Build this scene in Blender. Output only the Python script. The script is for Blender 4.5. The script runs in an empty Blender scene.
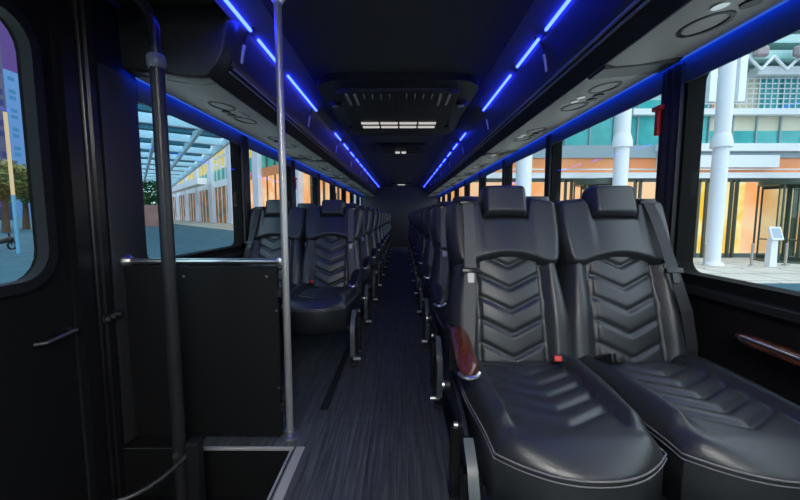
import bpy, bmesh, math, random
from mathutils import Vector, Matrix
random.seed(7)
PI = math.pi
C = bpy.context.scene.collection
F = 370.0; PITCH = math.radians(5.4); YAW = math.radians(0.31); EYE = 1.06
XL, XR = -1.30, 1.20
REAR = 12.3

# ------------------------------------------------------------------ camera
cam = bpy.data.cameras.new('camera'); cam.sensor_width = 36; cam.lens = F/800*36
cam.clip_start = 0.05; cam.clip_end = 900
co = bpy.data.objects.new('camera', cam); C.objects.link(co)
co.location = (0, 0, EYE); co.rotation_euler = (PI/2-PITCH, 0, YAW)
bpy.context.scene.camera = co
CM = co.rotation_euler.to_matrix()
def pix(u, v, Y):
    "point of the place lying at distance Y along the bus behind a picture position"
    d = CM @ Vector(((u-400)/F, -(v-250)/F, -1.0))
    return Vector((0, 0, EYE)) + d*(Y/d.y)

# ------------------------------------------------------------------ materials
def mat(name, col, rough=0.5, metal=0.0, spec=0.5, bump=None, coat=0.0):
    m = bpy.data.materials.new(name); m.use_nodes = True
    nt = m.node_tree; b = nt.nodes['Principled BSDF']
    b.inputs['Base Color'].default_value = (*col, 1); b.inputs['Roughness'].default_value = rough
    b.inputs['Metallic'].default_value = metal; b.inputs['Specular IOR Level'].default_value = spec
    b.inputs['Coat Weight'].default_value = coat
    if bump:
        sc, st = bump
        tc = nt.nodes.new('ShaderNodeTexCoord'); n = nt.nodes.new('ShaderNodeTexNoise')
        n.inputs['Scale'].default_value = sc; n.inputs['Detail'].default_value = 4
        bp = nt.nodes.new('ShaderNodeBump'); bp.inputs['Strength'].default_value = st; bp.inputs['Distance'].default_value = 0.01
        nt.links.new(tc.outputs['Object'], n.inputs['Vector']); nt.links.new(n.outputs['Fac'], bp.inputs['Height'])
        nt.links.new(bp.outputs['Normal'], b.inputs['Normal'])
    return m
def emat(name, col, s, var=None):
    m = bpy.data.materials.new(name); m.use_nodes = True
    nt = m.node_tree; nt.nodes.remove(nt.nodes['Principled BSDF'])
    e = nt.nodes.new('ShaderNodeEmission'); e.inputs['Color'].default_value = (*col, 1); e.inputs['Strength'].default_value = s
    if var:
        tc = nt.nodes.new('ShaderNodeTexCoord'); n = nt.nodes.new('ShaderNodeTexNoise'); n.inputs['Scale'].default_value = var[0]
        r = nt.nodes.new('ShaderNodeValToRGB')
        r.color_ramp.elements[0].position = .38; r.color_ramp.elements[0].color = (*col, 1)
        r.color_ramp.elements[1].position = .62; r.color_ramp.elements[1].color = (*var[1], 1)
        nt.links.new(tc.outputs['Object'], n.inputs['Vector']); nt.links.new(n.outputs['Fac'], r.inputs['Fac']); nt.links.new(r.outputs['Color'], e.inputs['Color'])
    nt.links.new(e.outputs[0], nt.nodes['Material Output'].inputs['Surface']); return m
def glassmat(name, tint, refl=0.08):
    m = bpy.data.materials.new(name); m.use_nodes = True
    nt = m.node_tree; nt.nodes.remove(nt.nodes['Principled BSDF'])
    t = nt.nodes.new('ShaderNodeBsdfTransparent'); t.inputs['Color'].default_value = (*tint, 1)
    g = nt.nodes.new('ShaderNodeBsdfGlossy'); g.inputs['Roughness'].default_value = 0.02
    fc = nt.nodes.new('ShaderNodeLayerWeight'); fc.inputs['Blend'].default_value = .5
    lp = nt.nodes.new('ShaderNodeMath'); lp.operation = 'POWER'; lp.inputs[1].default_value = 5
    lw = nt.nodes.new('ShaderNodeMath'); lw.operation = 'MULTIPLY_ADD'; lw.inputs[1].default_value = .18; lw.inputs[2].default_value = .01
    nt.links.new(fc.outputs['Facing'], lp.inputs[0]); nt.links.new(lp.outputs[0], lw.inputs[0])
    mx = nt.nodes.new('ShaderNodeMixShader')
    nt.links.new(lw.outputs[0], mx.inputs['Fac']); nt.links.new(t.outputs[0], mx.inputs[1]); nt.links.new(g.outputs[0], mx.inputs[2])
    nt.links.new(mx.outputs[0], nt.nodes['Material Output'].inputs['Surface']); return m

leather = mat('black_leather', (.025, .029, .033), .38, 0, .7, (260, .12))
leather_side = mat('navy_leather', (.016, .020, .030), .45, 0, .5, (260, .1))
stitch = mat('piping_grey', (.16, .16, .17), .6)
satin2 = mat('tongue_metal', (.45, .45, .44), .5, .5)
satin = mat('satin_grey', (.12, .14, .15), .3)
seam = mat('dark_seam', (.006, .006, .007), .7)
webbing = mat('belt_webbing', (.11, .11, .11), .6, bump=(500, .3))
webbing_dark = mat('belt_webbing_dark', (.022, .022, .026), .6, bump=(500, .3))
blackplastic = mat('black_plastic', (.012, .012, .013), .45, bump=(300, .1))
mattblack = mat('matt_black_trim', (.0065, .0065, .0068), .6, 0, .3, (200, .1))
gloss = mat('gloss_black', (.010, .010, .011), .28)
headliner = mat('headliner', (.024, .023, .022), .9, 0, .3, (150, .2))
greyplastic = mat('grey_plastic', (.31, .295, .28), .55)
rackface = mat('rack_black', (.020, .020, .022), .42)
polem = mat('pole_steel', (.62, .60, .57), .38, .7)
tipm = mat('separator_tip', (.75, .75, .75), .4)
header_m = mat('header_plastic', (.085, .085, .09), .6)
rubber = mat('rubber_black', (.008, .008, .008), .9, 0, .1)
chrome = mat('chrome', (.80, .79, .77), .30, 1)
brushed = mat('brushed_steel', (.5, .49, .47), .35, 1)
nosing = mat('nosing_strip', (.42, .42, .42), .5)
redp = mat('red_plastic', (.6, .02, .02), .4)
white_em = emat('lamp_white', (1, .97, .93), .55)
white_pl = mat('white_plastic', (.7, .7, .68), .5)
led_m = emat('led_blue', (.013, .026, 1.0), 26.0)
led_edge = emat('led_edge_blue', (.06, .20, 1.0), .55)
led_hidden = emat('led_header_blue', (.0, .045, 1.0), 20.0)
bus_glass = glassmat('window_glass', (.93, .96, .96))

def wood_burl():
    m = mat('burl_wood', (.16, .035, .015), .22, coat=.6)
    nt = m.node_tree; b = nt.nodes['Principled BSDF']; tc = nt.nodes.new('ShaderNodeTexCoord')
    n = nt.nodes.new('ShaderNodeTexNoise'); n.inputs['Scale'].default_value = 30; n.inputs['Distortion'].default_value = 2
    r = nt.nodes.new('ShaderNodeValToRGB'); r.color_ramp.elements[0].color = (.035, .007, .004, 1); r.color_ramp.elements[1].color = (.16, .04, .018, 1)
    nt.links.new(tc.outputs['Object'], n.inputs['Vector']); nt.links.new(n.outputs['Fac'], r.inputs['Fac']); nt.links.new(r.outputs['Color'], b.inputs['Base Color']); return m
wood = wood_burl()
def floor_vinyl():
    m = mat('wood_vinyl', (.03, .032, .034), .42)
    nt = m.node_tree; L = nt.links; b = nt.nodes['Principled BSDF']; tc = nt.nodes.new('ShaderNodeTexCoord')
    mp = nt.nodes.new('ShaderNodeMapping'); mp.inputs['Scale'].default_value = (42, 1.7, 1)
    n = nt.nodes.new('ShaderNodeTexNoise'); n.inputs['Scale'].default_value = 1.6; n.inputs['Detail'].default_value = 8; n.inputs['Distortion'].default_value = .8
    mp2 = nt.nodes.new('ShaderNodeMapping'); mp2.inputs['Rotation'].default_value = (0, 0, PI/2)
    br = nt.nodes.new('ShaderNodeTexBrick'); br.inputs['Scale'].default_value = 1; br.inputs['Brick Width'].default_value = 1.2; br.inputs['Row Height'].default_value = .15
    br.inputs['Mortar Size'].default_value = .0018; br.inputs['Color1'].default_value = (.8, .8, .8, 1); br.inputs['Color2'].default_value = (1.15, 1.15, 1.15, 1); br.inputs['Mortar'].default_value = (.35, .35, .35, 1)
    r = nt.nodes.new('ShaderNodeValToRGB'); r.color_ramp.elements[0].position = .34; r.color_ramp.elements[0].color = (.030, .034, .037, 1)
    r.color_ramp.elements[1].position = .68; r.color_ramp.elements[1].color = (.105, .115, .122, 1)
    mu = nt.nodes.new('ShaderNodeMixRGB'); mu.blend_type = 'MULTIPLY'; mu.inputs['Fac'].default_value = 1
    L.new(tc.outputs['Object'], mp.inputs['Vector']); L.new(mp.outputs[0], n.inputs['Vector']); L.new(n.outputs['Fac'], r.inputs['Fac'])
    L.new(tc.outputs['Object'], mp2.inputs['Vector']); L.new(mp2.outputs[0], br.inputs['Vector'])
    L.new(r.outputs['Color'], mu.inputs[1]); L.new(br.outputs['Color'], mu.inputs[2]); L.new(mu.outputs[0], b.inputs['Base Color'])
    bp = nt.nodes.new('ShaderNodeBump'); bp.inputs['Strength'].default_value = .25; bp.inputs['Distance'].default_value = .004
    L.new(n.outputs['Fac'], bp.inputs['Height']); L.new(bp.outputs['Normal'], b.inputs['Normal']); return m
vinyl = floor_vinyl()

# ------------------------------------------------------------------ mesh helpers
def quad(bm, vs, fs):
    b = [bm.verts.new(v) for v in vs]
    for f in fs: bm.faces.new([b[i] for i in f])
    return b
def box(bm, x0, x1, y0, y1, z0, z1, M=None):
    vs = [Vector((x, y, z)) for z in (z0, z1) for y in (y0, y1) for x in (x0, x1)]
    if M is not None: vs = [M @ v for v in vs]
    return quad(bm, vs, [(0, 2, 3, 1), (4, 5, 7, 6), (0, 1, 5, 4), (2, 6, 7, 3), (0, 4, 6, 2), (1, 3, 7, 5)])
def bbox(bm, x0, x1, y0, y1, z0, z1, r=.01, seg=3, M=None):
    t = bmesh.new(); box(t, x0, x1, y0, y1, z0, z1)
    bmesh.ops.bevel(t, geom=t.edges[:], offset=r, segments=seg, affect='EDGES', profile=.5)
    mp = {v: bm.verts.new(M @ v.co if M is not None else v.co) for v in t.verts}
    for f in t.faces: bm.faces.new([mp[v] for v in f.verts])
    t.free()
def tube(bm, pts, r, n=12, cap=True):
    pts = [Vector(p) for p in pts]; rs = r if isinstance(r, (list, tuple)) else [r]*len(pts); rings = []
    prev = None
    for i, p in enumerate(pts):
        d = (pts[min(i+1, len(pts)-1)]-pts[max(i-1, 0)]).normalized()
        if prev is None:
            a = d.orthogonal().normalized()
        else:
            a = (prev-d*prev.dot(d)).normalized()
        prev = a; b = d.cross(a)
        rings.append([bm.verts.new(p+(a*math.cos(2*PI*k/n)+b*math.sin(2*PI*k/n))*rs[i]) for k in range(n)])
    for i in range(len(rings)-1):
        for k in range(n): bm.faces.new((rings[i][k], rings[i][(k+1) % n], rings[i+1][(k+1) % n], rings[i+1][k]))
    if cap: bm.faces.new(rings[0][::-1]); bm.faces.new(rings[-1])
def prism(bm, prof, y0, y1, axis='y', cap=True):
    "closed outline pushed along one axis"
    def P(a, b, t): return {'y': (a, t, b), 'x': (t, a, b), 'z': (a, b, t)}[axis]
    A = [bm.verts.new(P(a, b, y0)) for a, b in prof]; B = [bm.verts.new(P(a, b, y1)) for a, b in prof]
    n = len(prof)
    for i in range(n): bm.faces.new((A[i], A[(i+1) % n], B[(i+1) % n], B[i]))
    if cap: bm.faces.new(A[::-1]); bm.faces.new(B)
def ribbon(bm, pts, w, th, wdir=(1, 0, 0)):
    "flat band through points, w across wdir"
    pts = [Vector(p) for p in pts]; R = []
    for i, p in enumerate(pts):
        d = (pts[min(i+1, len(pts)-1)]-pts[max(i-1, 0)]).normalized(); wd = Vector(wdir); wd = (wd-d*wd.dot(d)).normalized(); nn = d.cross(wd)
        R.append([bm.verts.new(p+wd*sx*w/2+nn*sy*th/2) for sx, sy in ((-1, -1), (1, -1), (1, 1), (-1, 1))])
    for i in range(len(R)-1):
        for k in range(4): bm.faces.new((R[i][k], R[i][(k+1) % 4], R[i+1][(k+1) % 4], R[i+1][k]))
    bm.faces.new(R[0][::-1]); bm.faces.new(R[-1])
def disc(bm, c, r, th, axis='y', n=20):
    c = Vector(c); d = {'x': Vector((1, 0, 0)), 'y': Vector((0, 1, 0)), 'z': Vector((0, 0, 1))}[axis]
    tube(bm, [c-d*th/2, c+d*th/2], r, n)
def rrect(a0, a1, b0, b1, r, n=5):
    out = []
    for cx, cy, s in ((a1-r, b1-r, 0), (a0+r, b1-r, 1), (a0+r, b0+r, 2), (a1-r, b0+r, 3)):
        for k in range(n+1):
            an = PI/2*(s+k/n); out.append((cx+r*math.cos(an), cy+r*math.sin(an)))
    return out
def ring(bm, outer, inner, x0, x1, axis='x'):
    "plate with a hole: outer and inner outlines with equal vertex counts"
    def P(a, b, t): return {'y': (a, t, b), 'x': (t, a, b), 'z': (a, b, t)}[axis]
    n = len(outer); L = [[bm.verts.new(P(a, b, t)) for a, b in o] for o in (outer, inner) for t in (x0, x1)]
    o0, o1, i0, i1 = L
    for i in range(n):
        j = (i+1) % n
        for q in ((o0[i], o0[j], i0[j], i0[i]), (o1[i], i1[i], i1[j], o1[j]), (o0[i], o1[i], o1[j], o0[j]), (i0[i], i0[j], i1[j], i1[i])): bm.faces.new(q)
def obj(name, bm, m, parent=None, smooth=False, loc=None, mesh=None):
    if mesh is None:
        bmesh.ops.recalc_face_normals(bm, faces=bm.faces[:])
        mesh = bpy.data.meshes.new(name); bm.to_mesh(mesh); bm.free(); mesh.materials.append(m)
        if smooth:
            mesh.polygons.foreach_set('use_smooth', [True]*len(mesh.polygons))
            if smooth != 'all': mesh.set_sharp_from_angle(angle=math.radians(40))
    o = bpy.data.objects.new(name, mesh); C.objects.link(o)
    if parent: o.parent = parent
    if loc: o.location = loc
    return o
def tag(o, label=None, cat=None, group=None, kind=None):
    for k, v in (('label', label), ('category', cat), ('group', group), ('kind', kind)):
        if v: o[k] = v
    return o
def thing(name, label, cat, loc=(0, 0, 0), rz=0, group=None):
    o = bpy.data.objects.new(name, None); C.objects.link(o); o.location = loc; o.rotation_euler.z = rz; o.empty_display_size = .1
    return tag(o, label, cat, group)
def struct(name, bm, m, parent=None, smooth=False):
    o = obj(name, bm, m, parent, smooth)
    if not parent: o['kind'] = 'structure'
    return o
KIDS = {}
def kids(o): return [c for c in bpy.data.objects if c.parent == o]
def copy_tree(o, parent=None):
    c = o.copy(); C.objects.link(c); c.parent = parent
    for ch in kids(o): copy_tree(ch, c)
    return c
def B(): return bmesh.new()

# ------------------------------------------------------------------ shell of the bus
# floor with a stepwell on the left, front
b = B()
box(b, -.49, XR, -2.2, REAR, -.05, 0)
box(b, XL, -.49, 1.595, REAR, -.05, 0)
struct('floor', b, vinyl)
b = B()   # sunk steps of the entrance
box(b, XL, -.49, 1.20, 1.594, -.27, -.23); box(b, XL, -.49, -.4, 1.20, -.50, -.46)
box(b, XL, -.49, 1.584, 1.594, -.5, -.006); box(b, XL, -.49, 1.18, 1.20, -.5, -.271); box(b, -.503, -.491, -.4, 1.584, -.5, -.004)
struct('floor_stepwell', b, mattblack)
b = B(); box(b, XL, -.49, -2.2, -.4, -.5, 0); struct('floor_front_platform', b, mattblack)
b = B(); box(b, -.93, -.495, 1.585, 1.600, -.006, .004); struct('trim_1', b, nosing)
b = B(); box(b, -.482, -.445, .2, 1.60, 0, .004); struct('trim_2', b, nosing)
b = B(); box(b, -.505, -.497, .2, 1.58, -.006, .003); struct('trim_3', b, nosing)
b = B(); box(b, XL+.002, -.94, 1.592, 1.67, .0, .006); struct('trim_6', b, rubber)  # thin black plate laid over the vinyl to make this floor corner dark
b = B(); box(b, -.445, -.405, 1.93, 12.2, .0, .008); struct('trim_4', b, seam)
b = B(); box(b, .225, .265, 1.1, 12.2, .0, .008); struct('trim_5', b, seam)

b = B(); box(b, XL, XR, -2.2, REAR, 2.0, 2.05); struct('ceiling', b, headliner)
b = B(); box(b, XL, XR, REAR, REAR+.08, -.05, 2.05); struct('wall_rear', b, mat('rear_grey', (.06, .058, .055), .7))
# front wall with the windscreen
b = B(); box(b, XL, XR, -2.28, -2.2, -.5, .75); box(b, XL, XR, -2.28, -2.2, 1.9, 2.05)
box(b, XL, XL+.12, -2.28, -2.2, .75, 1.9); box(b, XR-.12, XR, -2.28, -2.2, .75, 1.9); struct('wall_front', b, mattblack)
b = B(); box(b, XL+.12, XR-.12, -2.25, -2.24, .75, 1.9); struct('window_windscreen', b, bus_glass)

WZ0, WZ1 = .805, 1.668
pitch = 1.325
Rp = [(1.62, 1.757)] + [(3.01+pitch*k, 3.12+pitch*k) for k in range(7)]
Lp = [(1.45, 1.85)] + [(3.01+1.35*k, 3.16+1.35*k) for k in range(7)]
def side(name, x, sgn, pillars, ystart, door=None):
    b = B(); o = x+sgn*.07
    x0, x1 = sorted((x, o))
    ya = -2.2 if door is None else door[1]
    box(b, x0, x1, ya, REAR, -.05 if door is None else -.5, WZ0)
    box(b, x0, x1, -2.2, REAR, WZ1 if door is None else 1.86, 2.05)
    if door is not None:
        box(b, x0, x1, door[1], REAR, WZ1, 1.86); box(b, x0, x1, -2.2, door[0], -.5, 1.86)
    for a, c in pillars: box(b, x0, x1, a, c, WZ0, WZ1)
    if door is None: box(b, x0, x1, -2.2, ystart, WZ0, WZ1)
    box(b, x0, x1, pillars[-1][1]-.12+pitch, REAR, WZ0, WZ1)
    return struct(name, b, mattblack)
side('wall_right', XR, 1, Rp, .1)
side('wall_left', XL, -1, Lp, .3, door=(.12, 1.45))

wn = 0
def window(x, sgn, y0, y1):
    global wn; wn += 1
    b = B(); xo = x+sgn*.068; xi = x-sgn*.006
    outer = rrect(y0-.01, y1+.01, WZ0-.012, WZ1+.004, .004); inner = rrect(y0+.012, y1-.012, WZ0+.012, WZ1-.004, .055)
    ring(b, outer, inner, min(xi, xo), max(xi, xo))
    f = struct('window_%d' % wn, b, rubber)
    b = B(); xa, xb = sorted((x+sgn*.012, x+sgn*.017)); box(b, xa, xb, y0, y1, WZ0, WZ1)
    obj('pane', b, bus_glass, f)
ys = [.1]+[p[1] for p in Rp]; ye = [p[0] for p in Rp]+[Rp[-1][1]-.12+pitch]
for a, c in zip(ys, ye): window(XR, 1, a, c)
for p, q in zip(Lp, Lp[1:]): window(XL, -1, p[1], q[0])
window(XL, -1, Lp[-1][1], Lp[-1][1]-.12+pitch)

# pillar covers with soft vertical folds
def pillar_cover(x, sgn, a, c, n):
    b = B(); N = 24; pr = []
    for i in range(N+1):
        t = i/N; d = .022+.006*math.cos(t*2*PI*3); d *= math.sqrt(max(0, 1-(2*t-1)**10))
        pr.append((x-sgn*d, a+.004+(c-a-.008)*t))
    pr = [(x-sgn*.0005, a+.004)]+pr+[(x-sgn*.0005, c-.004)]
    prism(b, pr, WZ0+.02, 1.70, axis='z')
    struct('trim_%d' % n, b, blackplastic, smooth=True)
n = 10
for a, c in Rp: pillar_cover(XR, 1, a, c, n); n += 1
for a, c in Lp[1:]: pillar_cover(XL, -1, a, c, n); n += 1
# window headers washed by the hidden blue line
b = B(); box(b, XR-.012, XR-.0065, -2.1, REAR-.01, 1.612, 1.80); struct('trim_30', b, header_m)
b = B(); box(b, XL+.0065, XL+.012, 1.86, REAR-.01, 1.612, 1.80); struct('trim_31', b, header_m)
# wall ledges
for sg, x, y0, nm in ((1, XR, -2.1, 'baseboard_right'), (-1, XL, 1.8, 'baseboard_left')):
    b = B(); prism(b, [(x-sg*.001, .0), (x-sg*.05, .0), (x-sg*.05, .16), (x-sg*.03, .2), (x-sg*.001, .2)], y0, REAR-.01); struct(nm, b, blackplastic)
b = B(); prism(b, [(XR-.001, .775), (XR-.022, .765), (XR-.022, .74), (XR-.001, .72)], -2.1, REAR-.01); struct('trim_40', b, blackplastic)
b = B(); prism(b, [(XL+.001, .775), (XL+.022, .765), (XL+.022, .74), (XL+.001, .72)], 1.8, REAR-.01); struct('trim_41', b, blackplastic)

# entrance door with window, left
d = thing('entrance_door', 'black entrance door with tall round-cornered window at far left', 'door', (XL, .74, -.46)); d['kind'] = 'thing'
def L0(o, p): # shift mesh data into the parent's frame
    for v in o.data.vertices: v.co -= Vector(p)
    return o
b = B(); out = rrect(.14, 1.43, -.44, 1.85, .03); inn = rrect(.27, 1.345, .825, 1.735, .11); ring(b, out, inn, XL-.05, XL-.005)
L0(obj('door_panel', b, rubber, d, True), d.location)
b = B(); o2 = rrect(.235, 1.375, .795, 1.77, .14); i2 = rrect(.275, 1.338, .832, 1.73, .105); ring(b, o2, i2, XL-.03, XL+.012)
L0(obj('window_gasket', b, mattblack, d, True), d.location)
b = B(); box(b, XL-.032, XL-.027, .25, 1.36, .80, 1.75); L0(obj('pane', b, bus_glass, d), d.location)
b = B(); tube(b, [(XL-.004, 1.27, .60), (XL+.03, 1.28, .605), (XL+.03, 1.40, .615), (XL-.004, 1.41, .615)], .008); L0(obj('handle', b, brushed, d, True), d.location)
# frame around the doorway and ribs on the front pillar
b = B(); ring(b, rrect(.06, 1.50, -.46, 1.92, .16), rrect(.13, 1.435, -.45, 1.855, .12), XL+.0, XL+.03); struct('trim_42', b, gloss, smooth=True)
b = B(); prism(b, [(XL, 1.51), (XL+.02, 1.513), (XL+.03, 1.52), (XL+.03, 1.535), (XL+.018, 1.545), (XL+.03, 1.555), (XL+.032, 1.585), (XL+.02, 1.60), (XL, 1.602)], -.22, 2.0, axis='z'); struct('trim_43', b, gloss, smooth=True)
b = B(); prism(b, [(XL, 1.61), (XL+.022, 1.613), (XL+.026, 1.625), (XL+.026, 1.83), (XL+.018, 1.845), (XL, 1.848)], -.0, 1.70, axis='z')
struct('trim_44', b, mat('pillar_grey', (.022, .022, .022), .5), smooth=True)
l = thing('door_latch', 'small worn metal latch plate on black front pillar', 'latch', (XL+.0305, 1.57, .62))
b = B(); bbox(b, 0, .012, -.05, .05, -.018, .018, .005); obj('plate', b, blackplastic, l)
b = B()
for q in (-.03, .0, .03): disc(b, (.014, q, .004*q/.03), .009, .008, 'x', 12)
obj('screw', b, chrome, l, True)

# ------------------------------------------------------------------ luggage racks
def rack(sg, x_c, y0, y_led0, label, ribs0):
    r = thing('luggage_rack', label, 'luggage rack', (0, 0, 0))
    wx = XR if sg > 0 else XL
    def X(a): return x_c+sg*a if a < 1.12 else wx-sg*(1.20-a)
    # main curved body
    prof = [(.735, 1.94), (.752, 1.90), (.763, 1.85), (.772, 1.79), (.776, 1.765), (.790, 1.750), (.815, 1.722), (.838, 1.690), (.852, 1.676),
            (.87, 1.683), (.89, 1.70), (1.0, 1.80), (1.158, 1.80), (1.16, 1.99), (.70, 1.99)]
    b = B(); prism(b, [(X(a), z) for a, z in prof], y0, REAR-.01); obj('rack_shell', b, rackface, r, True)
    # underside
    prof = [(.853, 1.676), (.90, 1.670), (1.0, 1.678), (1.10, 1.694), (1.15, 1.704), (1.152, 1.712), (1.10, 1.706), (1.0, 1.69), (.90, 1.684)]
    b = B(); prism(b, [(X(a), z) for a, z in prof], y0+.004, REAR-.012); obj('underside', b, greyplastic, r, True)
    # trim rails along the front edge
    b = B()
    for a, z in ((.772, 1.742), (.792, 1.730)):
        tube(b, [(X(a), y0+.01, z), (X(a), REAR-.02, z)], .0055, 8)
    obj('grab_rail', b, mat('rail_grey', (.20, .20, .20), .35), r, True)
    b = B(); tube(b, [(X(.851), y0+.005, 1.674), (X(.851), REAR-.02, 1.674)], .003, 8); obj('edge_bead', b, mat('bead_grey', (.15, .15, .145), .4), r, True)
    # cove above, holding the light tubes
    b = B(); prism(b, [(X(a), z) for a, z in ((.60, 1.999), (.66, 1.985), (.70, 1.972), (.735, 1.942), (.745, 1.93), (.745, 1.999))], y_led0, REAR-.01)
    obj('light_cove', b, mat('cove_grey', (.09, .09, .095), .5), r, True)
    # separators
    for k in range(8):
        yy = ribs0+1.3*k
        if yy > 11.8: break
        b = B(); pts = [(X(.70), yy, 1.966), (X(.728), yy, 1.945), (X(.742), yy, 1.915), (X(.750), yy, 1.885)]
        ribbon(b, pts, .016, .006, (0, 1, 0)); rb = obj('separator', b, blackplastic, r)
        b = B(); pts = [(X(.750), yy, 1.885), (X(.757), yy, 1.860), (X(.764), yy, 1.83), (X(.768), yy, 1.80)]
        ribbon(b, pts, .014, .010, (0, 1, 0)); obj('end_tip', b, tipm, rb)
    # light tubes
    segs = [(.60, 1.16), (1.26, 1.88), (1.98, 2.33), (2.47, 3.26)]
    y = 4.16
    while y < 11.6: segs.append((y, y+.36)); y += .62
    for a, c in segs:
        if a < y_led0: continue
        b = B(); tube(b, [(X(.714), a, 1.950), (X(.714), c, 1.950)], .008, 8); obj('light_tube', b, led_m, r, True)
    # edge lighting along the window header
    b = B(); box(b, min(X(1.154), X(1.160)), max(X(1.154), X(1.160)), y0+.01, REAR-.02, 1.700, 1.708); obj('edge_light', b, led_edge, r)
    b = B(); box(b, min(X(1.162), X(1.172)), max(X(1.162), X(1.172)), y0+.01, REAR-.02, 1.728, 1.738); obj('header_light', b, led_hidden, r)
    for k in range(5):
        yy = (1.6 if sg > 0 else 4.2)+2.15*k
        if yy > 11.5: break
        b = B(); A = [b.verts.new((X(q), p, z)) for q, p, z in ((.855, yy, 1.660), (1.145, yy, 1.690), (1.145, yy+.12, 1.690), (.855, yy+.12, 1.660), (.855, yy-.02, 1.678), (1.15, yy-.02, 1.706), (1.15, yy+.14, 1.706), (.855, yy+.14, 1.678))]
        for f_ in ((0, 1, 2, 3), (0, 4, 5, 1), (1, 5, 6, 2), (2, 6, 7, 3), (3, 7, 4, 0)): b.faces.new([A[i] for i in f_])
        obj('joint_cover', b, blackplastic, r)
    # service units on the underside: two oval speakers, reading lights and nozzles
    k = 0
    y = (y0+.28) if sg < 0 else .86
    while y < 11.5:
        sl = lambda a: 1.676+(a-.90)*.10 if a > .9 else 1.672
        b = B(); prism(b, [(y+p, q) for p, q in []], 0, 1) if False else None
        prof = [(p, q) for p, q in rrect(y, y+.52, .905, 1.105, .05)]
        A = [b.verts.new((X(q), p, sl(q)-.004)) for p, q in prof]; Bv = [b.verts.new((X(q), p, sl(q)+.004)) for p, q in prof]
        nn = len(prof)
        for i in range(nn): b.faces.new((A[i], A[(i+1) % nn], Bv[(i+1) % nn], Bv[i]))
        b.faces.new(A)
        p0 = obj('service_panel', b, mat('service_grey', (.24, .225, .21), .45) if k == 0 else bpy.data.materials['service_grey'], r)
        def oval(nm, cy, ca, ry, ra, m, dz=.006, ringm=False):
            b = B(); N = 24
            if ringm:
                o_ = [(cy+ry*math.cos(2*PI*i/N), ca+ra*math.sin(2*PI*i/N)) for i in range(N)]; i_ = [(cy+ry*.82*math.cos(2*PI*i/N), ca+ra*.82*math.sin(2*PI*i/N)) for i in range(N)]
                vs = [[b.verts.new((X(q), p, sl(q)-dz)) for p, q in L] for L in (o_, i_)] + [[b.verts.new((X(q), p, sl(q)+.001)) for p, q in L] for L in (o_, i_)]
                for i in range(N):
                    j = (i+1) % N; b.faces.new((vs[0][i], vs[0][j], vs[1][j], vs[1][i])); b.faces.new((vs[0][i], vs[2][i], vs[2][j], vs[0][j])); b.faces.new((vs[1][i], vs[1][j], vs[3][j], vs[3][i]))
            else:
                v0 = [b.verts.new((X(ca+ra*math.sin(2*PI*i/N)), cy+ry*math.cos(2*PI*i/N), sl(ca+ra*math.sin(2*PI*i/N))-dz)) for i in range(N)]
                v1 = [b.verts.new((v.co.x, v.co.y, v.co.z+dz)) for v in v0]
                b.faces.new(v0)
                for i in range(N): b.faces.new((v0[i], v0[(i+1) % N], v1[(i+1) % N], v1[i]))
            return obj(nm, b, m, p0, True)
        oval('speaker_rim', y+.10, 1.01, .085, .07, blackplastic, .010, True)
        oval('speaker_rim', y+.42, 1.01, .085, .07, blackplastic, .010, True)
        oval('reading_lamp', y+.225, .955, .022, .022, chrome, .012); oval('reading_lamp', y+.295, .955, .022, .022, chrome, .012)
        oval('air_nozzle', y+.225, 1.045, .028, .026, blackplastic, .014); oval('air_nozzle', y+.295, 1.045, .028, .026, blackplastic, .014)
        y += .92; k += 1
    if sg < 0:   # rounded nose closing the front end
        pr = [(.735, 1.94), (.772, 1.79), (.80, 1.735), (.852, 1.676), (.95, 1.672), (1.10, 1.694), (1.16, 1.71), (1.17, 1.985), (.75, 1.985)]
        b = B(); rows = []
        for i in range(7):
            an = i/6*PI/2; s = 1-.10*(1-math.cos(an)); yy = y0-.07*math.sin(an)
            rows.append([b.verts.new((X(.97+(a-.97)*s) if a < 1.12 else X(a), yy, 1.85+(z-1.85)*s)) for a, z in pr])
        for i in range(6):
            for j in range(len(pr)): b.faces.new((rows[i][j], rows[i][(j+1) % len(pr)], rows[i+1][(j+1) % len(pr)], rows[i+1][j]))
        b.faces.new(rows[-1]); obj('end_cap', b, rackface, r, True)
    return r
rack(1, -.02, -.6, -.6, 'long black overhead luggage rack with blue lights along the right windows', 2.0)
rack(-1, -.02, 1.80, -.6, 'long black overhead luggage rack with blue lights along the left windows', 1.89)

# ------------------------------------------------------------------ ceiling fittings
a = thing('air_conditioning_unit', 'large black ceiling air unit with four pairs of bright slots', 'air conditioner', (-.03, 3.4, 2.0))
b = B(); prism(b, [(-.50+.0, -.82)] and rrect(-.57, .57, -.85, .85, .18, 6), -.05, 0, axis='z'); obj('housing', b, gloss, a, True)
b = B(); prism(b, rrect(-.44, .44, -.70, .72, .08, 5), -.075, -.05, axis='z'); obj('cover', b, blackplastic, a, True)
for k in range(-6, 7):
    if abs(k) < 1: continue
    b = B(); w = .010 if abs(k) > 4 else .004; s = .26 if abs(k) > 4 else .10
    box(b, k*.062-w, k*.062+w, -.66, -.66+s, -.084, -.074); obj('fin', b, mat('fin', (.25, .25, .25), .5) if k == -6 else bpy.data.materials['fin'], a)
for sx in (-1, 1):
    b = B(); disc(b, (sx*.5, -.35, -.06), .045, .03, 'z'); v = obj('vent', b, blackplastic, a, True)
    b = B(); disc(b, (sx*.5, -.35, -.078), .026, .006, 'z'); obj('vent_core', b, brushed, v, True)
    b = B(); disc(b, (sx*.48, .42, -.056), .025, .02, 'z'); obj('knob', b, blackplastic, a, True)
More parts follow.
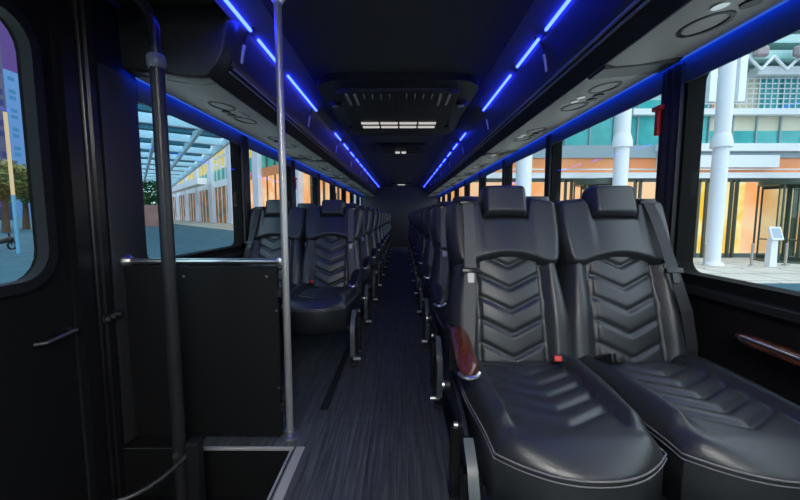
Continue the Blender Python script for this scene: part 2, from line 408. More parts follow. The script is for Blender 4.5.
for i in range(4):
    for j in range(2):
        b = B(); x = -.355+i*.18; bbox(b, x, x+.165, .16+j*.15, .215+j*.15, -.084, -.070, .005, 2); obj('lit_slot', b, white_em, a)
b = B(); box(b, -.36, .36, .36, .66, -.078, -.074); obj('return_grille', b, seam, a)
h = thing('roof_hatch', 'black roof hatch with small white lamp behind the air unit', 'roof hatch', (-.02, 5.3, 2.0))
b = B(); prism(b, rrect(-.34, .34, -.36, .36, .08), -.03, 0, axis='z'); obj('hatch_frame', b, gloss, h, True)
b = B(); prism(b, rrect(-.27, .27, -.30, .28, .05), -.045, -.03, axis='z'); obj('lid', b, blackplastic, h, True)
for x in (-.075, .012):
    b = B(); bbox(b, x, x+.065, .05, .13, -.062, -.044, .006, 2); obj('lamp', b, white_em, h)
h = thing('ceiling_lamp', 'small lit ceiling lamp far down the aisle near the rear wall', 'ceiling lamp', (-.02, 11.2, 2.0))
b = B(); bbox(b, -.3, .3, -.2, .2, -.04, 0, .012, 2); obj('housing', b, gloss, h)
b = B(); bbox(b, -.11, .11, -.14, -.04, -.055, -.038, .006, 2); obj('lens', b, white_em, h)
# front ceiling fixture, unseen behind the camera, added as neutral fill light
h = thing('ceiling_lamp', 'rectangular white fill light added unseen on the ceiling over the driver area', 'ceiling lamp', (.1, -.7, 2.0))
b = B(); bbox(b, -.35, .35, -.12, .12, -.03, 0, .01, 2); obj('housing', b, blackplastic, h)
b = B(); bbox(b, -.32, .32, -.10, .10, -.042, -.028, .006, 2); obj('lens', b, emat('dome', (1, .97, .93), 125.0), h)
# vents above the entrance
h = thing('ceiling_vent', 'grey louvred vent above the entrance at top left', 'vent', (-1.02, 1.42, 1.96))
b = B(); bbox(b, -.12, .20, -.16, .12, 0, .04, .015, 2); obj('housing', b, mat('vent_grey', (.05, .05, .05), .5), h)
for k in range(4):
    b = B(); box(b, -.1+k*.075, -.075+k*.075, -.13, .09, -.01, .001); obj('louvre', b, blackplastic, h)

# ------------------------------------------------------------------ rail, screen and poles by the steps
PX = -.537; PY = 1.685
t = thing('modesty_panel', 'black waist-high screen with screws in front of left seats', 'partition', (0, PY, 0))
b = B(); bbox(b, XL+.03, PX-.035, -.012, .012, .004, .825, .004, 1); obj('board', b, mattblack, t)
for x, z in ((-.62, .78), (-1.0, .78), (-.58, .62), (-.58, .25)):
    b = B(); disc(b, (x, -.0125, z), .006, .006, 'y', 10); obj('screw', b, brushed, t, True)
for z in (.70, .15):
    b = B(); bbox(b, PX-.045, PX-.018, -.012, .012, z-.02, z+.02, .004, 1); obj('bracket', b, blackplastic, t)
t = thing('grab_pole', 'chrome grab pole rising from floor to ceiling beside the aisle', 'pole', (PX, PY, 0))
b = B(); tube(b, [(0, 0, .0), (0, 0, 2.0)], .0165, 20); obj('tube', b, polem, t, True)
b = B(); tube(b, [(0, 0, .001), (0, 0, .012), (0, 0, .02), (0, 0, .034)], [.045, .044, .024, .022], 24); obj('floor_flange', b, chrome, t, True)
b = B(); tube(b, [(0, 0, 1.97), (0, 0, 1.985), (0, 0, 1.999)], [.022, .03, .042], 24); obj('ceiling_flange', b, chrome, t, True)
t = thing('grab_rail', 'horizontal chrome rail along top of the black screen', 'rail', (0, PY, .848))
b = B(); tube(b, [(XL+.03, 0, 0), (PX-.018, 0, 0)], .0145, 16); obj('tube', b, chrome, t, True)
b = B(); tube(b, [(XL+.028, 0, 0), (XL+.04, 0, 0), (XL+.06, 0, 0)], [.034, .033, .018], 20); obj('wall_flange', b, brushed, t, True)
b = B(); bbox(b, PX-.035, PX-.012, -.018, .018, -.018, .018, .006, 2); obj('joint', b, chrome, t, True)
# dark door post
t = thing('door_post', 'thick dark vertical door post between entrance door and screen', 'post', (-.925, 1.45, -.22))
b = B(); tube(b, [(0, 0, -.0), (0, 0, 1.90)], .025, 20); obj('post', b, mat('post_black', (.02, .02, .022), .35), t, True)
b = B(); tube(b, [(0, 0, 1.83), (0, 0, 1.84), (0, 0, 1.87), (0, 0, 1.88)], [.027, .034, .034, .027], 16); obj('clamp', b, satin, t, True)
b = B(); tube(b, [(0, 0, 1.88), (-.0, 0, 1.98), (-.02, .0, 2.04), (-.07, 0, 2.10), (-.16, -.03, 2.15), (-.3, -.03, 2.16)], .018, 12); obj('upper_arm', b, gloss, t, True)
b = B(); tube(b, [(0, 0, .0), (0, 0, .06)], [.05, .03], 16); obj('foot', b, blackplastic, t, True)
b = B(); disc(b, (0, -.03, .30), .010, .012, 'y', 12); obj('screw', b, brushed, t, True)
t = thing('door_linkage', 'curved steel door linkage bar sweeping over the dark steps', 'linkage', (0, 0, 0))
b = B(); pts = []
for k in range(13):
    s = k/12; u = 60+s*135; v = 508-62*s**2.6
    pts.append(pix(u, v, 1.28+.16*s))
tube(b, pts, .009, 10); obj('bar', b, brushed, t, True)
b = B(); bbox(b, pts[-1].x-.03, pts[-1].x+.02, pts[-1].y-.02, pts[-1].y+.03, -.23, pts[-1].z+.02, .006, 2); obj('pivot', b, blackplastic, t)

# ------------------------------------------------------------------ seats
RAKE = math.radians(19)
MB = Matrix.Translation((0, .075, .455)) @ Matrix.Rotation(-RAKE, 4, 'X')   # back frame: x across, -y forward, z up the back
def g(d, R):
    q = min(max(d/R, 0), 1); return math.sqrt(max(0, 1-(1-q)**2))
def sm(x): x = min(max(x, 0), 1); return x*x*(3-2*x)
def shell(bm, hw, lo, hi, depth, T, R, place, NX=56, NT=84):
    "padded body: front grid with rounded rim, straight sides, closed back"
    G = []
    for i in range(NT+1):
        q = -1+2*i/NT; t = .5+.5*q*(1.35-.35*q*q); row = []
        for j in range(NX+1):
            e = -1+2*j/NX; s = e*(1.35-.35*e*e)
            W = hw(t); x = s*W; l, h_ = lo(x), hi(x); h = l+t*(h_-l)
            dx = (1-abs(s))*W; dt = min(t, 1-t)*(h_-l)
            E = g(dx, R)*g(dt, R)
            row.append(bm.verts.new(place(x, h, E*depth(x, h, t, min(dx, dt)))))
        G.append(row)
    for i in range(NT):
        for j in range(NX): bm.faces.new((G[i][j], G[i][j+1], G[i+1][j+1], G[i+1][j]))
    bd = [G[0][j] for j in range(NX+1)]+[G[i][NX] for i in range(1, NT+1)]+[G[NT][j] for j in range(NX-1, -1, -1)]+[G[i][0] for i in range(NT-1, 0, -1)]
    # back rim
    rim = []
    N = len(bd)
    idx = [(0, j) for j in range(NX+1)]+[(i, NX) for i in range(1, NT+1)]+[(NT, j) for j in range(NX-1, -1, -1)]+[(i, 0) for i in range(NT-1, 0, -1)]
    for (i, j) in idx:
        q = -1+2*i/NT; t = .5+.5*q*(1.35-.35*q*q); e = -1+2*j/NX; s = e*(1.35-.35*e*e); W = hw(t); x = s*W; l, h_ = lo(x), hi(x)
        rim.append(bm.verts.new(place(x, l+t*(h_-l), -T)))
    for k in range(N): bm.faces.new((bd[k], rim[k], rim[(k+1) % N], bd[(k+1) % N]))
    bm.faces.new(rim)
def groove(dist, w): return -math.exp(-(dist/w)**2)
def chev(x, h, pw, slope, sp, ph):
    c = (h-slope*abs(x)-ph)/sp; f = abs(c-round(c))*sp/math.sqrt(1+slope*slope)
    return f
def back_lower(cx):
    def hw(t):
        return .212+.045*math.sin(min(1, max(0, (.92-t)/.75))*PI/2)**1.2-.02*sm((t-.85)/.15)
    def dep(x, h, t, dd):
        ax = abs(x); d = .055
        if ax > .130: d += .030*sm((ax-.128)/.05)-.010*sm((ax-.19)/.05)
        else:
            d += .012*(1-(ax/.14)**2)
            f = chev(x, h, .13, .50, .092, .02); d += (.013*(1-math.exp(-(f/.009)**2))-.003)*sm((.130-ax)/.010)
        d += .010*groove(ax-.130, .005)
        d += .010*math.exp(-((h-.20)/.12)**2)
        return d
    b = B(); shell(b, hw, lambda x: -.03, lambda x: .475, dep, .05, .045, lambda x, h, d: MB @ Vector((x+cx, -d, h)), 60, 100); return b
def back_upper(cx):
    def hw(t):
        return .227+.014*sm(t/.6)-.022*(max(0, .22-t)/.22)**2-(.008*((t-.75)/.25)**2.6 if t > .75 else 0)
    lo = lambda x: .385+.035*max(0, 1-(x/.155)**2)
    def dep(x, h, t, dd):
        d = .108-.026*t+.006*math.cos(min(abs(x)/.2, 1)*PI)
        # seams framing the headrest and the side wings
        ax = abs(x)
        return d
    b = B(); shell(b, hw, lo, lambda x: .618+.090*sm((abs(x)-.098)/.014)-.014*(x/.22)**4, dep, .05, .034, lambda x, h, d: MB @ Vector((x+cx, -d, h)), 52, 50); return b
def headrest(cx):
    b = B()
    hw = lambda t: .096 if t < .8 else .096-.010*((t-.8)/.2)**2
    shell(b, hw, lambda x: .604, lambda x: .747, lambda x, h, t, dd: .052+.006*math.cos(x/.1*PI/2), .045, .024, lambda x, h, d: MB @ Vector((x+cx, -d-.060, h)), 28, 28); return b
CT = .508   # top of the cushion
def front(x, w=.228): return .625-.115*(abs(x)/w)**2.2
def cushion(cx):
    def dep(x, h, t, dd):
        ax = abs(x); d = .050
        # bolsters beside the quilted middle, dying out towards the front edge
        k = sm((.50-h)/.05)
        d += .030*sm((ax-.140)/.03)*k
        if ax < .150 and h < .53:
            c = (h+.60*ax-.01)/.078; n_ = round(c); f = abs(c-n_)*.078/1.166
            if n_*.078 < .54 : d += .011*(1-math.exp(-(f/.012)**2))-.011
        d += .008*groove(ax-.146, .006)*k
        d -= .030*sm((h-.52)/.12)
        d -= .02*sm((.10-h)/.1)
        return d
    b = B(); shell(b, lambda t: .231-.022*sm((t-.45)/.5), lambda x: -.03, front, dep, .150, .050, lambda x, h, d: Vector((x+cx, -h, CT-.045+d)), 60, 110); return b
def rim_pts(cx, off=0.004, z=CT-.038, w=.229):
    H = lambda t: .231-.022*sm((t-.45)/.5)
    P = []
    for i in range(29):
        t = .03+.97*i/28; x = H(t); P.append((cx-x-off, -(-.03+t*(front(x)+.03)), z))
    for i in range(1, 40):
        x = H(1)*(-1+2*i/40); P.append((cx+x, -front(x)-off, z))
    for i in range(28, -1, -1):
        t = .03+.97*i/28; x = H(t); P.append((cx+x+off, -(-.03+t*(front(x)+.03)), z))
    return P
def make_pair(sg):
    """two seats side by side; sg=+1 has the aisle on its -x side"""
    r = thing('double_seat', '', 'seat')
    for k, cx in enumerate((-.2335*sg, .2335*sg)):     # aisle seat, window seat
        sd = -1*sg if k == 0 else 1*sg                  # outer side of this seat
        c = obj('seat_cushion', cushion(cx), leather, r, 'all')
        b = B(); tube(b, rim_pts(cx), .0025, 6); obj('piping', b, stitch, c, True)
        b = B(); tube(b, rim_pts(cx, .006, CT-.050), .0018, 6); obj('piping', b, stitch, c, True)
        obj('backrest', back_lower(cx), leather, r, 'all')
        obj('upper_pad', back_upper(cx), leather, r, 'all')
        obj('headrest', headrest(cx), leather, r, 'all')
        b = B()   # hard shell behind
        bbox(b, cx-.215, cx+.215, .052, .075, -.02, .66, .012, 2, MB); obj('back_shell', b, blackplastic, r)
        # shoulder belt with its slot and tongue
        W = .046
        if k == 0:
            path = [(cx+sd*.156, -.055, .672), (cx+sd*.158, -.088, .668), (cx+sd*.160, -.104, .60), (cx+sd*.163, -.118, .50), (cx+sd*.168, -.128, .36), (cx+sd*.176, -.125, .22), (cx+sd*.185, -.120, .08), (cx+sd*.200, -.10, -.01)]
        else:
            path = [(cx+sd*.145, -.055, .672), (cx+sd*.147, -.088, .668), (cx+sd*.155, -.104, .60), (cx+sd*.163, -.118, .50), (cx+sd*.177, -.128, .36), (cx+sd*.208, -.118, .20), (cx+sd*.228, -.085, .06), (cx+sd*.238, -.05, -.01)]
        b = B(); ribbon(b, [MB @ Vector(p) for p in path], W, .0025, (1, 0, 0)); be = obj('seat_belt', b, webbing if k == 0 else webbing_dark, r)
        b = B(); s_ = path[1]; bbox(b, s_[0]-.036, s_[0]+.036, -.094, -.070, .658, .684, .007, 2, MB); obj('belt_slot', b, gloss, be, True)
        q = Vector(path[4]); b = B(); bbox(b, q.x-.034, q.x+.034, q.y-.010, q.y+.006, q.z-.010, q.z+.012, .004, 2, MB); obj('belt_slider', b, gloss, be, True)
        b = B(); bbox(b, q.x-.013, q.x+.013, q.y-.007, q.y-.003, q.z-.050, q.z-.008, .0018, 1, MB)
        obj('belt_tongue', b, satin2 if k == 0 else gloss, be, True)
        # buckle at the other hip
        b = B()
        Mq = Matrix.Translation((cx-sd*(.112 if k == 0 else .165), -.115, .545)) @ Matrix.Rotation(-.5, 4, 'X') @ Matrix.Rotation(sd*.25, 4, 'Z') @ Matrix.Scale(1 if k == 0 else 1.5, 4)
        bbox(b, -.018, .018, -.026, .035, -.012, .012, .005, 2, Mq); bu = obj('buckle', b, gloss, r, True)
        b = B(); bbox(b, -.013, .013, -.034, -.022, -.011, .011, .005, 2, Mq); obj('release_button', b, redp if k == 0 else blackplastic, bu, True)
        b = B(); ribbon(b, [Mq @ Vector((0, .03, 0)), Vector((cx-sd*.18, -.07, .52)), Vector((cx-sd*.19, -.03, .49))], .03, .004, (1, 0, 0)); obj('stalk', b, webbing_dark, bu)
    a = -sg*.49   # aisle side
    # armrest at the aisle
    def arm(xc, y0, y1, m, w=.032, zt=.625, droop=.03, out=0):
        b = B(); N = 12; rows = []
        for i in range(N+1):
            s = i/N; y = y0+(y1-y0)*s; ww = w*math.sqrt(max(.02, 1-(2*s-1)**6)) ; z = zt-droop*s*s; x = xc+out*s*s
            rows.append([b.verts.new((x+ww*math.cos(an), y, z+.022*math.sin(an)*(1 if ww > .01 else .5))) for an in [2*PI*q/14 for q in range(14)]])
        for i in range(N):
            for q in range(14): b.faces.new((rows[i][q], rows[i][(q+1) % 14], rows[i+1][(q+1) % 14], rows[i+1][q]))
        b.faces.new(rows[0]); b.faces.new(rows[-1])
        return obj('armrest', b, m, r, True), rows
    ar, _ = arm(-sg*.462, .02, -.275, wood, .036, .615, .06)
    b = B(); tube(b, [(-sg*.462-.032, -.260, .558), (-sg*.462-.02, -.278, .553), (-sg*.462, -.284, .551), (-sg*.462+.02, -.278, .553), (-sg*.462+.032, -.260, .558)], .008, 8); obj('chrome_tip', b, chrome, ar, True)
    ar, _ = arm(sg*.487, -.14, -.66, wood, .026, .640, .02)
    b = B(); tube(b, [(sg*.462, -.18, .655), (sg*.460, -.34, .652), (sg*.462, -.50, .647), (sg*.468, -.63, .640)], .004, 8); obj('chrome_edge', b, chrome, ar, True)
    b = B(); bbox(b, -.022, .022, -.0, .05, -.02, .02, .006, 2, Matrix.Translation((-sg*.475, .04, .60))); 
    bbox(b, -.016, .016, .0, .05, -.16, .02, .006, 2, Matrix.Translation((-sg*.475, .02, .60))); obj('armrest_pivot', b, blackplastic, r)
    # side cover, frame, legs
    b = B(); prism(b, [(.03, .36), (-.27, .34), (-.33, .35), (-.33, .39), (-.28, .42), (.03, .445)], a-.006+sg*.010, a+.006+sg*.010, axis='x'); obj('side_cover', b, leather_side, r, True)
    b = B(); bbox(b, -.45, .45, -.42, -.02, .265, .30, .01, 2); obj('seat_frame', b, blackplastic, r)
    b = B(); disc(b, (a-sg*.012, -.02, .405), .028, .022, 'x', 20); kn = obj('recline_knob', b, blackplastic, r, True)
    b = B(); disc(b, (a-sg*.026, -.02, .405), .018, .008, 'x', 20); obj('knob_cap', b, chrome, kn, True)
    b = B(); disc(b, (a-sg*.006, -.22, .36), .012, .014, 'x', 14); obj('bolt', b, brushed, r, True)
    b = B(); pts = [(a+sg*.010, -.36, .40), (a+sg*.010, -.43, .36), (a+sg*.011, -.465, .29), (a+sg*.012, -.47, .20), (a+sg*.012, -.45, .10)]
    ribbon(b, pts, .030, .010, (1, 0, 0)); obj('leg_trim', b, satin, r, True)
    for yy in (-.33, -.08):
        b = B(); bbox(b, a+sg*.015-.018, a+sg*.015+.018, yy-.022, yy+.022, .012, .28, .006, 2)
        bbox(b, a+sg*.015-.025, a+sg*.015+.025, yy-.05, yy+.05, 0, .02, .006, 2); obj('leg', b, blackplastic, r)
        b = B(); bbox(b, sg*.40-.018, sg*.40+.018, yy-.022, yy+.022, .0, .28, .006, 2); obj('leg', b, blackplastic, r)
    b = B(); disc(b, (a-sg*.004, -.36, .05), .012, .05, 'x', 12); obj('foot_bolt', b, chrome, r, True)
    return r
PITCHR = .925
ordn = ['first', 'second', 'third', 'fourth', 'fifth', 'sixth', 'seventh', 'eighth', 'ninth', 'tenth', 'eleventh']
pr = make_pair(1); pl = make_pair(-1)
for k in range(11):
    o = pr if k == 0 else copy_tree(pr)
    o.location = (.676, 1.40+PITCHR*k, 0)
    tag(o, ('large black leather double seat in the right foreground with red buckle' if k == 0 else 'black leather double seat, %s from the front in the right-hand row' % ordn[k]), 'seat', 'double seats in the right-hand row')
for k in range(10):
    o = pl if k == 0 else copy_tree(pl)
    o.location = (-.345-.467, 2.89+PITCHR*k, 0)
    if o.location.y > 11.6: 
        pass
    tag(o, ('black leather double seat directly behind the black screen on the left' if k == 0 else 'black leather double seat, %s from the front in the left-hand row' % ordn[k]), 'seat', 'double seats in the left-hand row')

blackarm = {}
for o in [x for x in bpy.data.objects if x.name.startswith('armrest') and x.type == 'MESH' and x.parent and x.parent not in (pr,) and not x.name.startswith('armrest_pivot')]:
    if o.data not in blackarm:
        m_ = o.data.copy(); m_.materials.clear(); m_.materials.append(blackplastic); blackarm[o.data] = m_
    o.data = blackarm[o.data]
# emergency hammers on the pillars
def hammer(x, sg, y, z, label):
    t = thing('emergency_hammer', label, 'hammer', (x, y, z), 0, None)
    b = B(); bbox(b, min(0, -sg*.018), max(0, -sg*.018), -.012, .012, -.07, .05, .005, 2); obj('handle', b, redp, t, True)
    b = B(); bbox(b, min(0, -sg*.022), max(0, -sg*.022), -.03, .03, .04, .062, .005, 2); obj('hammer_head', b, redp, t, True)
hammer(XR-.0275, 1, 1.738, 1.49, 'red emergency hammer on the dark pillar at the right front')
hammer(XL+.0275, -1, 4.44, 1.44, 'red emergency hammer on the pillar just right of chrome pole')
hammer(XL+.0275, -1, 7.14, 1.42, 'small red emergency hammer on the far left pillar')

# ================================================================== OUTSIDE
GZ = -1.24
def noisy(name, c1, c2, scale, rough=.8, brick=None):
    m = mat(name, c1, rough); nt = m.node_tree; L = nt.links; bs = nt.nodes['Principled BSDF']; tc = nt.nodes.new('ShaderNodeTexCoord')
    n = nt.nodes.new('ShaderNodeTexNoise'); n.inputs['Scale'].default_value = scale; n.inputs['Detail'].default_value = 5
    r = nt.nodes.new('ShaderNodeValToRGB'); r.color_ramp.elements[0].position = .35; r.color_ramp.elements[1].position = .65
    r.color_ramp.elements[0].color = (*c1, 1); r.color_ramp.elements[1].color = (*c2, 1)
    L.new(tc.outputs['Object'], n.inputs['Vector']); L.new(n.outputs['Fac'], r.inputs['Fac'])
    if brick:
        br = nt.nodes.new('ShaderNodeTexBrick'); br.inputs['Scale'].default_value = 1; br.inputs['Brick Width'].default_value = brick[0]; br.inputs['Row Height'].default_value = brick[1]
        br.inputs['Mortar Size'].default_value = brick[2]; br.inputs['Color1'].default_value = (1, 1, 1, 1); br.inputs['Color2'].default_value = (.9, .9, .9, 1); br.inputs['Mortar'].default_value = (.45, .45, .45, 1)
        L.new(tc.outputs['Object'], br.inputs['Vector'])
        mu = nt.nodes.new('ShaderNodeMixRGB'); mu.blend_type = 'MULTIPLY'; mu.inputs['Fac'].default_value = 1
        L.new(r.outputs['Color'], mu.inputs[1]); L.new(br.outputs['Color'], mu.inputs[2]); L.new(mu.outputs[0], bs.inputs['Base Color'])
    else: L.new(r.outputs['Color'], bs.inputs['Base Color'])
    return m
asphalt = noisy('asphalt', (.015, .072, .105), (.03, .10, .14), .6, .95)
paving = noisy('paving', (.58, .52, .45), (.66, .60, .53), 1.0, .7, (1.6, 1.6, .05))
stone = mat('pale_stone', (.80, .80, .84), .6)
whitem = mat('white_panel', (.86, .87, .90), .5)
greym = mat('blue_grey_metal', (.30, .38, .42), .5)
teal = noisy('teal_glass', (.02, .34, .34), (.05, .46, .45), .9, .25)
teal_pale = noisy('pale_teal_glass', (.30, .58, .56), (.48, .70, .66), .8, .3)
cream = noisy('cream_panel', (.68, .62, .44), (.74, .70, .56), .7, .6)
orange = noisy('orange_panel', (.85, .28, .10), (.92, .38, .16), .6, .6)
darkframe = mat('dark_door_frame', (.06, .08, .06), .4)
lobby = emat('lobby_glow', (1.0, .42, .15), 1.15, (.35, (1.0, .66, .40)))
lobby_y = emat('lobby_glow_yellow', (1.0, .60, .06), 1.15, (.8, (1.0, .86, .42)))
yellow = emat('lit_yellow_window', (.95, .72, .10), .85, (.5, (.75, .80, .45)))
shopglass = glassmat('shop_glass', (.85, .93, .9))

b = B(); box(b, -400, 400, -60, 500, GZ-.1, GZ); struct('ground', b, asphalt)
b = B(); box(b, 3, 60, 12.4, 19.6, GZ, GZ+.02); struct('ground_pavement_right', b, paving)

bounce_m = mat('pale_bounce', (.80, .77, .72), .8)  # unseen pale ground strips added to bounce daylight up under the racks
b = B(); box(b, 1.6, 8, -12, 11.5, GZ, GZ+.02); struct('ground_bounce_right', b, bounce_m)
b = B(); box(b, -7.5, -1.7, -12, 12, GZ, GZ+.02); struct('ground_bounce_left', b, bounce_m)
# --- building on the right, facing the bus
YF = 19.6
def zz(v, Y=YF, u=720): return pix(u, v, Y).z
def xx(u, Y=YF, v=180): return pix(u, v, Y).x
rb_ = thing('glass_building', 'large building with teal glass storeys and glowing orange lobby at right', 'building', (0, 0, 0))
def band(name, u0, u1, v0, v1, m, dy0=0, dy1=.3):
    b = B(); box(b, xx(u0), xx(u1), YF-dy0, YF+dy1, zz(v1), zz(v0)); return obj(name, b, m, rb_)
U0, U1 = 470, 1180
band('lobby_wall', U0, 722, 258, 178, lobby, -2.5, 2.7)
band('lobby_wall', 722, 790, 258, 178, lobby_y, -2.5, 2.7)
band('lobby_wall', 790, U1, 258, 178, lobby, -2.5, 2.7)
band('fascia_rail', U0, U1, 173, 178.5, whitem, .25)
band('orange_fascia', U0, U1, 158, 173, orange)
band('grey_fascia', U0, U1, 145.5, 158, greym, .1)
band('white_cornice', 652, U1, 144.5, 152, whitem, .35)
band('white_fascia', 655, 772, 156, 168, whitem, .30)
band('pipe_rail', U0, U1, 170, 171.2, brushed, .6, -.55)
k = 0
u = U0
while u < U1:
    band('window', u, u+23, 100 if u < 690 else 131, 145.5, teal, .02); 
    if u >= 690:
        band('window', u, u+23, 116, 131, cream if (u < 775) else teal_pale, .0)
        band('window', u, u+23, 78, 111, orange if u < 712 else (cream if u < 745 else teal), .0)
    else:
        band('window', u, u+23, 72, 100, teal_pale, .0)
    band('mullion', u-.6, u+.6, 78, 145.5, greym, .10); u += 23.4; k += 1
band('white_beam', 625, U1, 110.5, 116.5, whitem, .4)
band('white_beam', 740, U1, 70, 78, whitem, .5)
# lattice screen on the first floor
for u in range(700, 830, 6): band('screen_bar', u-.35, u+.35, 78, 110, whitem, .22, -.18)
for v in range(80, 110, 5): band('screen_bar', 692, 860, v-.35, v+.35, whitem, .22, -.18)
band('upper_wall', U0, U1, 20, 72, mat('upper_grey', (.30, .40, .38), .6), .0)
for v in (30, 47, 62): band('teal_beam', 640, U1, v-4, v+4, teal_pale, .9, -.0)
# truss under the canopy: zigzag steel
for i in range(14):
    ua = 735+i*26
    for (p, q) in (((ua, 70), (ua+13, 56)), ((ua+13, 56), (ua+26, 70))):
        b = B(); tube(b, [pix(p[0], p[1], YF-1.2), pix(q[0], q[1], YF-1.2)], .07, 6); obj('truss_rod', b, stone, rb_)
for i in range(12):
    u = 760+i*40; p = pix(u, 52, YF-1.3); b = B(); bbox(b, p.x-.35, p.x+.35, p.y-.2, p.y+.1, p.z-.25, p.z+.25, .1, 1); obj('truss_joint', b, mat('joint_grey', (.35, .28, .3), .5) if i == 0 else bpy.data.materials['joint_grey'], rb_)
# lobby glazing posts and dark openings
for u in (566, 572, 598, 602, 636, 641, 660, 700, 708, 733, 738, 800, 806, 850, 900):
    band('door_frame', u-1.0, u+1.0, 180, 258, darkframe, .05, .1)
band('transom', U0, U1, 178, 182, darkframe, .05, .1)
b = B(); box(b, 3, 60, 15.6, YF-.05, GZ+.02, GZ+.05); struct('ground_plinth', b, paving)

# columns
def column(name, u, Y, w, m, label, v_cap=None, group=None, top=9):
    p = pix(u, 200, Y); t = thing(name, label, 'column', (p.x, Y, GZ+.05), 0, group)
    b = B(); tube(b, [(0, 0, 0), (0, 0, top-GZ)], w, 18); obj('shaft', b, m, t, True)
    b = B(); tube(b, [(0, 0, 0), (0, 0, .12)], [w*1.5, w*1.3], 18); obj('base', b, m, t, True)
    if v_cap:
        z = pix(u, v_cap, Y).z-GZ; b = B(); tube(b, [(0, 0, z-.25), (0, 0, z), (0, 0, z+.35)], [w*1.35, w*1.35, w*1.02], 18); obj('collar', b, m, t, True)
        b = B(); box(b, -w*2.6, -w*1.6, -.1, .1, z+1.7, z+7); obj('side_fin', b, whitem, t); b = B(); box(b, w*1.6, w*2.6, -.1, .1, z+1.7, z+7); obj('side_fin', b, whitem, t)
column('round_column', 717, 16.8, .30, stone, 'white round column framed by the front right window', 143)
column('round_column', 619, 16.8, .30, stone, 'white round column seen above the window-side headrest', 143)
column('round_column', 523, 16.8, .34, stone, 'white round column seen beyond the aisle-side headrest', 143)
column('round_column', 850, 16.8, .30, stone, 'white round column farthest right outside the bus', 143)
# revolving doors
def revolving(u, label):
    p = pix(u, 250, 19.0); t = thing('revolving_door', label, 'door', (p.x, 18.2, GZ+.05)); H = zz(181, 18.2)-GZ; R = 1.15
    b = B(); tube(b, [(0, 0, H-.25), (0, 0, H)], R, 28); obj('drum_top', b, darkframe, t, True)
    b = B(); tube(b, [(0, 0, 0), (0, 0, .05)], R+.05, 28); obj('drum_floor', b, darkframe, t, True)
    for an in (35, 145, 215, 325):
        x, y = R*.97*math.cos(math.radians(an)), R*.97*math.sin(math.radians(an)); b = B(); box(b, x-.03, x+.03, y-.03, y+.03, .05, H-.25); obj('post', b, darkframe, t)
    for an in (25, 115, 205, 295):
        M = Matrix.Rotation(math.radians(an), 4, 'Z'); b = B()
        for q in ((.02, .09, .05, H-.26), (.98, 1.05, .05, H-.26), (.09, .98, .05, .22), (.09, .98, H-.4, H-.26), (.09, .98, 1.0, 1.06)): box(b, q[0], q[1], -.02, .02, q[2], q[3], M)
        w = obj('wing', b, darkframe, t); b = B(); box(b, .09, .98, -.005, .005, .22, H-.4, M); obj('pane', b, shopglass, w)
    return t
revolving(768, 'dark framed revolving door behind the white kiosk')
revolving(588, 'dark framed revolving door behind the right seats')
# kiosk
p = pix(771, 257, 16.2); t = thing('kiosk', 'white kiosk post with tilted screen outside right window', 'kiosk', (p.x, 16.2, GZ+.05))
b = B(); prism(b, [(-.16, 0), (.16, 0), (.13, 1.25), (-.13, 1.25)], -.12, .12); obj('pedestal', b, stone, t)
Mk = Matrix.Translation((0, -.1, 1.45)) @ Matrix.Rotation(-.35, 4, 'X')
b = B(); bbox(b, -.26, .26, -.06, .06, -.30, .30, .03, 2, Mk); hd = obj('screen_housing', b, stone, t)
b = B(); box(b, -.19, .19, -.068, -.061, -.22, .22, Mk); obj('screen', b, mat('screen_grey', (.35, .42, .5), .3), hd)
# bollards
for u, lb in ((752, 'short steel bollard left of the white kiosk'), (786, 'short steel bollard right of the white kiosk'), (705, 'short steel bollard by the yellow lobby glass')):
    p = pix(u, 256, 16.5); t = thing('bollard', lb, 'bollard', (p.x, 16.5, GZ+.05)); b = B(); tube(b, [(0, 0, 0), (0, 0, .04), (0, 0, .06), (0, 0, .9)], [.14, .14, .05, .05], 12); obj('post', b, brushed, t, True)
    b = B(); tube(b, [(0, 0, .9), (0, 0, .96), (0, 0, 1.0)], [.05, .055, .02], 12); obj('cap', b, brushed, t, True)

# --- building on the left, running away from the bus
P0 = Vector((-46, 100, 0)); DIR = Vector((-.83, 1.0, 0)).normalized(); NRM = Vector((-DIR.y, DIR.x, 0))   # towards the street
if NRM.dot(-P0) < 0: NRM = -NRM
ML = Matrix(((DIR.x, NRM.x, 0, P0.x), (DIR.y, NRM.y, 0, P0.y), (0, 0, 1, 0), (0, 0, 0, 1)))   # local: x along, y towards street
lb = thing('arcade_building', 'long pale arcade building with yellow lit windows on the left', 'building')
def lband(name, s0, s1, z0, z1, m, y0=-.5, y1=0):
    b = B(); box(b, s0, s1, y0, y1, z0, z1, ML); return obj(name, b, m, lb)
lilac = noisy('pale_lilac_stone', (.66, .68, .78), (.76, .78, .86), .2, .7)
doorbrown = emat('arcade_doors', (.45, .20, .08), .7, (.25, (.10, .14, .10)))
green = noisy('green_glass', (.05, .42, .30), (.15, .55, .40), .3, .4)
lband('facade', -90, 160, 21, 27, lilac, -1.0, .3)
S = -84; i = 0
while S < 150:
    lo = S < -22
    lband('door_bay', S+2, S+20, GZ, 9.2, lobby if lo else doorbrown, -.25, -.1)
    lband('orange_fascia', S+2, S+20, 9.2, 11.0, orange if lo else whitem, -.3, .1)
    lband('green_window', S+2, S+20, 11.0, 14.2, green, -.3, -.1)
    lband('lit_window', S+2, S+20, 14.2, 21, yellow, -.3, -.1)
    for q in (6.5, 11, 15.5): lband('mullion', S+q-.25, S+q+.25, GZ, 21, stone if not lo else darkframe, -.2, .05)
    lband('transom', S+2, S+20, 17.3, 17.8, stone, -.2, .05)
    S += 20.5; i += 1
S = -84; i = 0
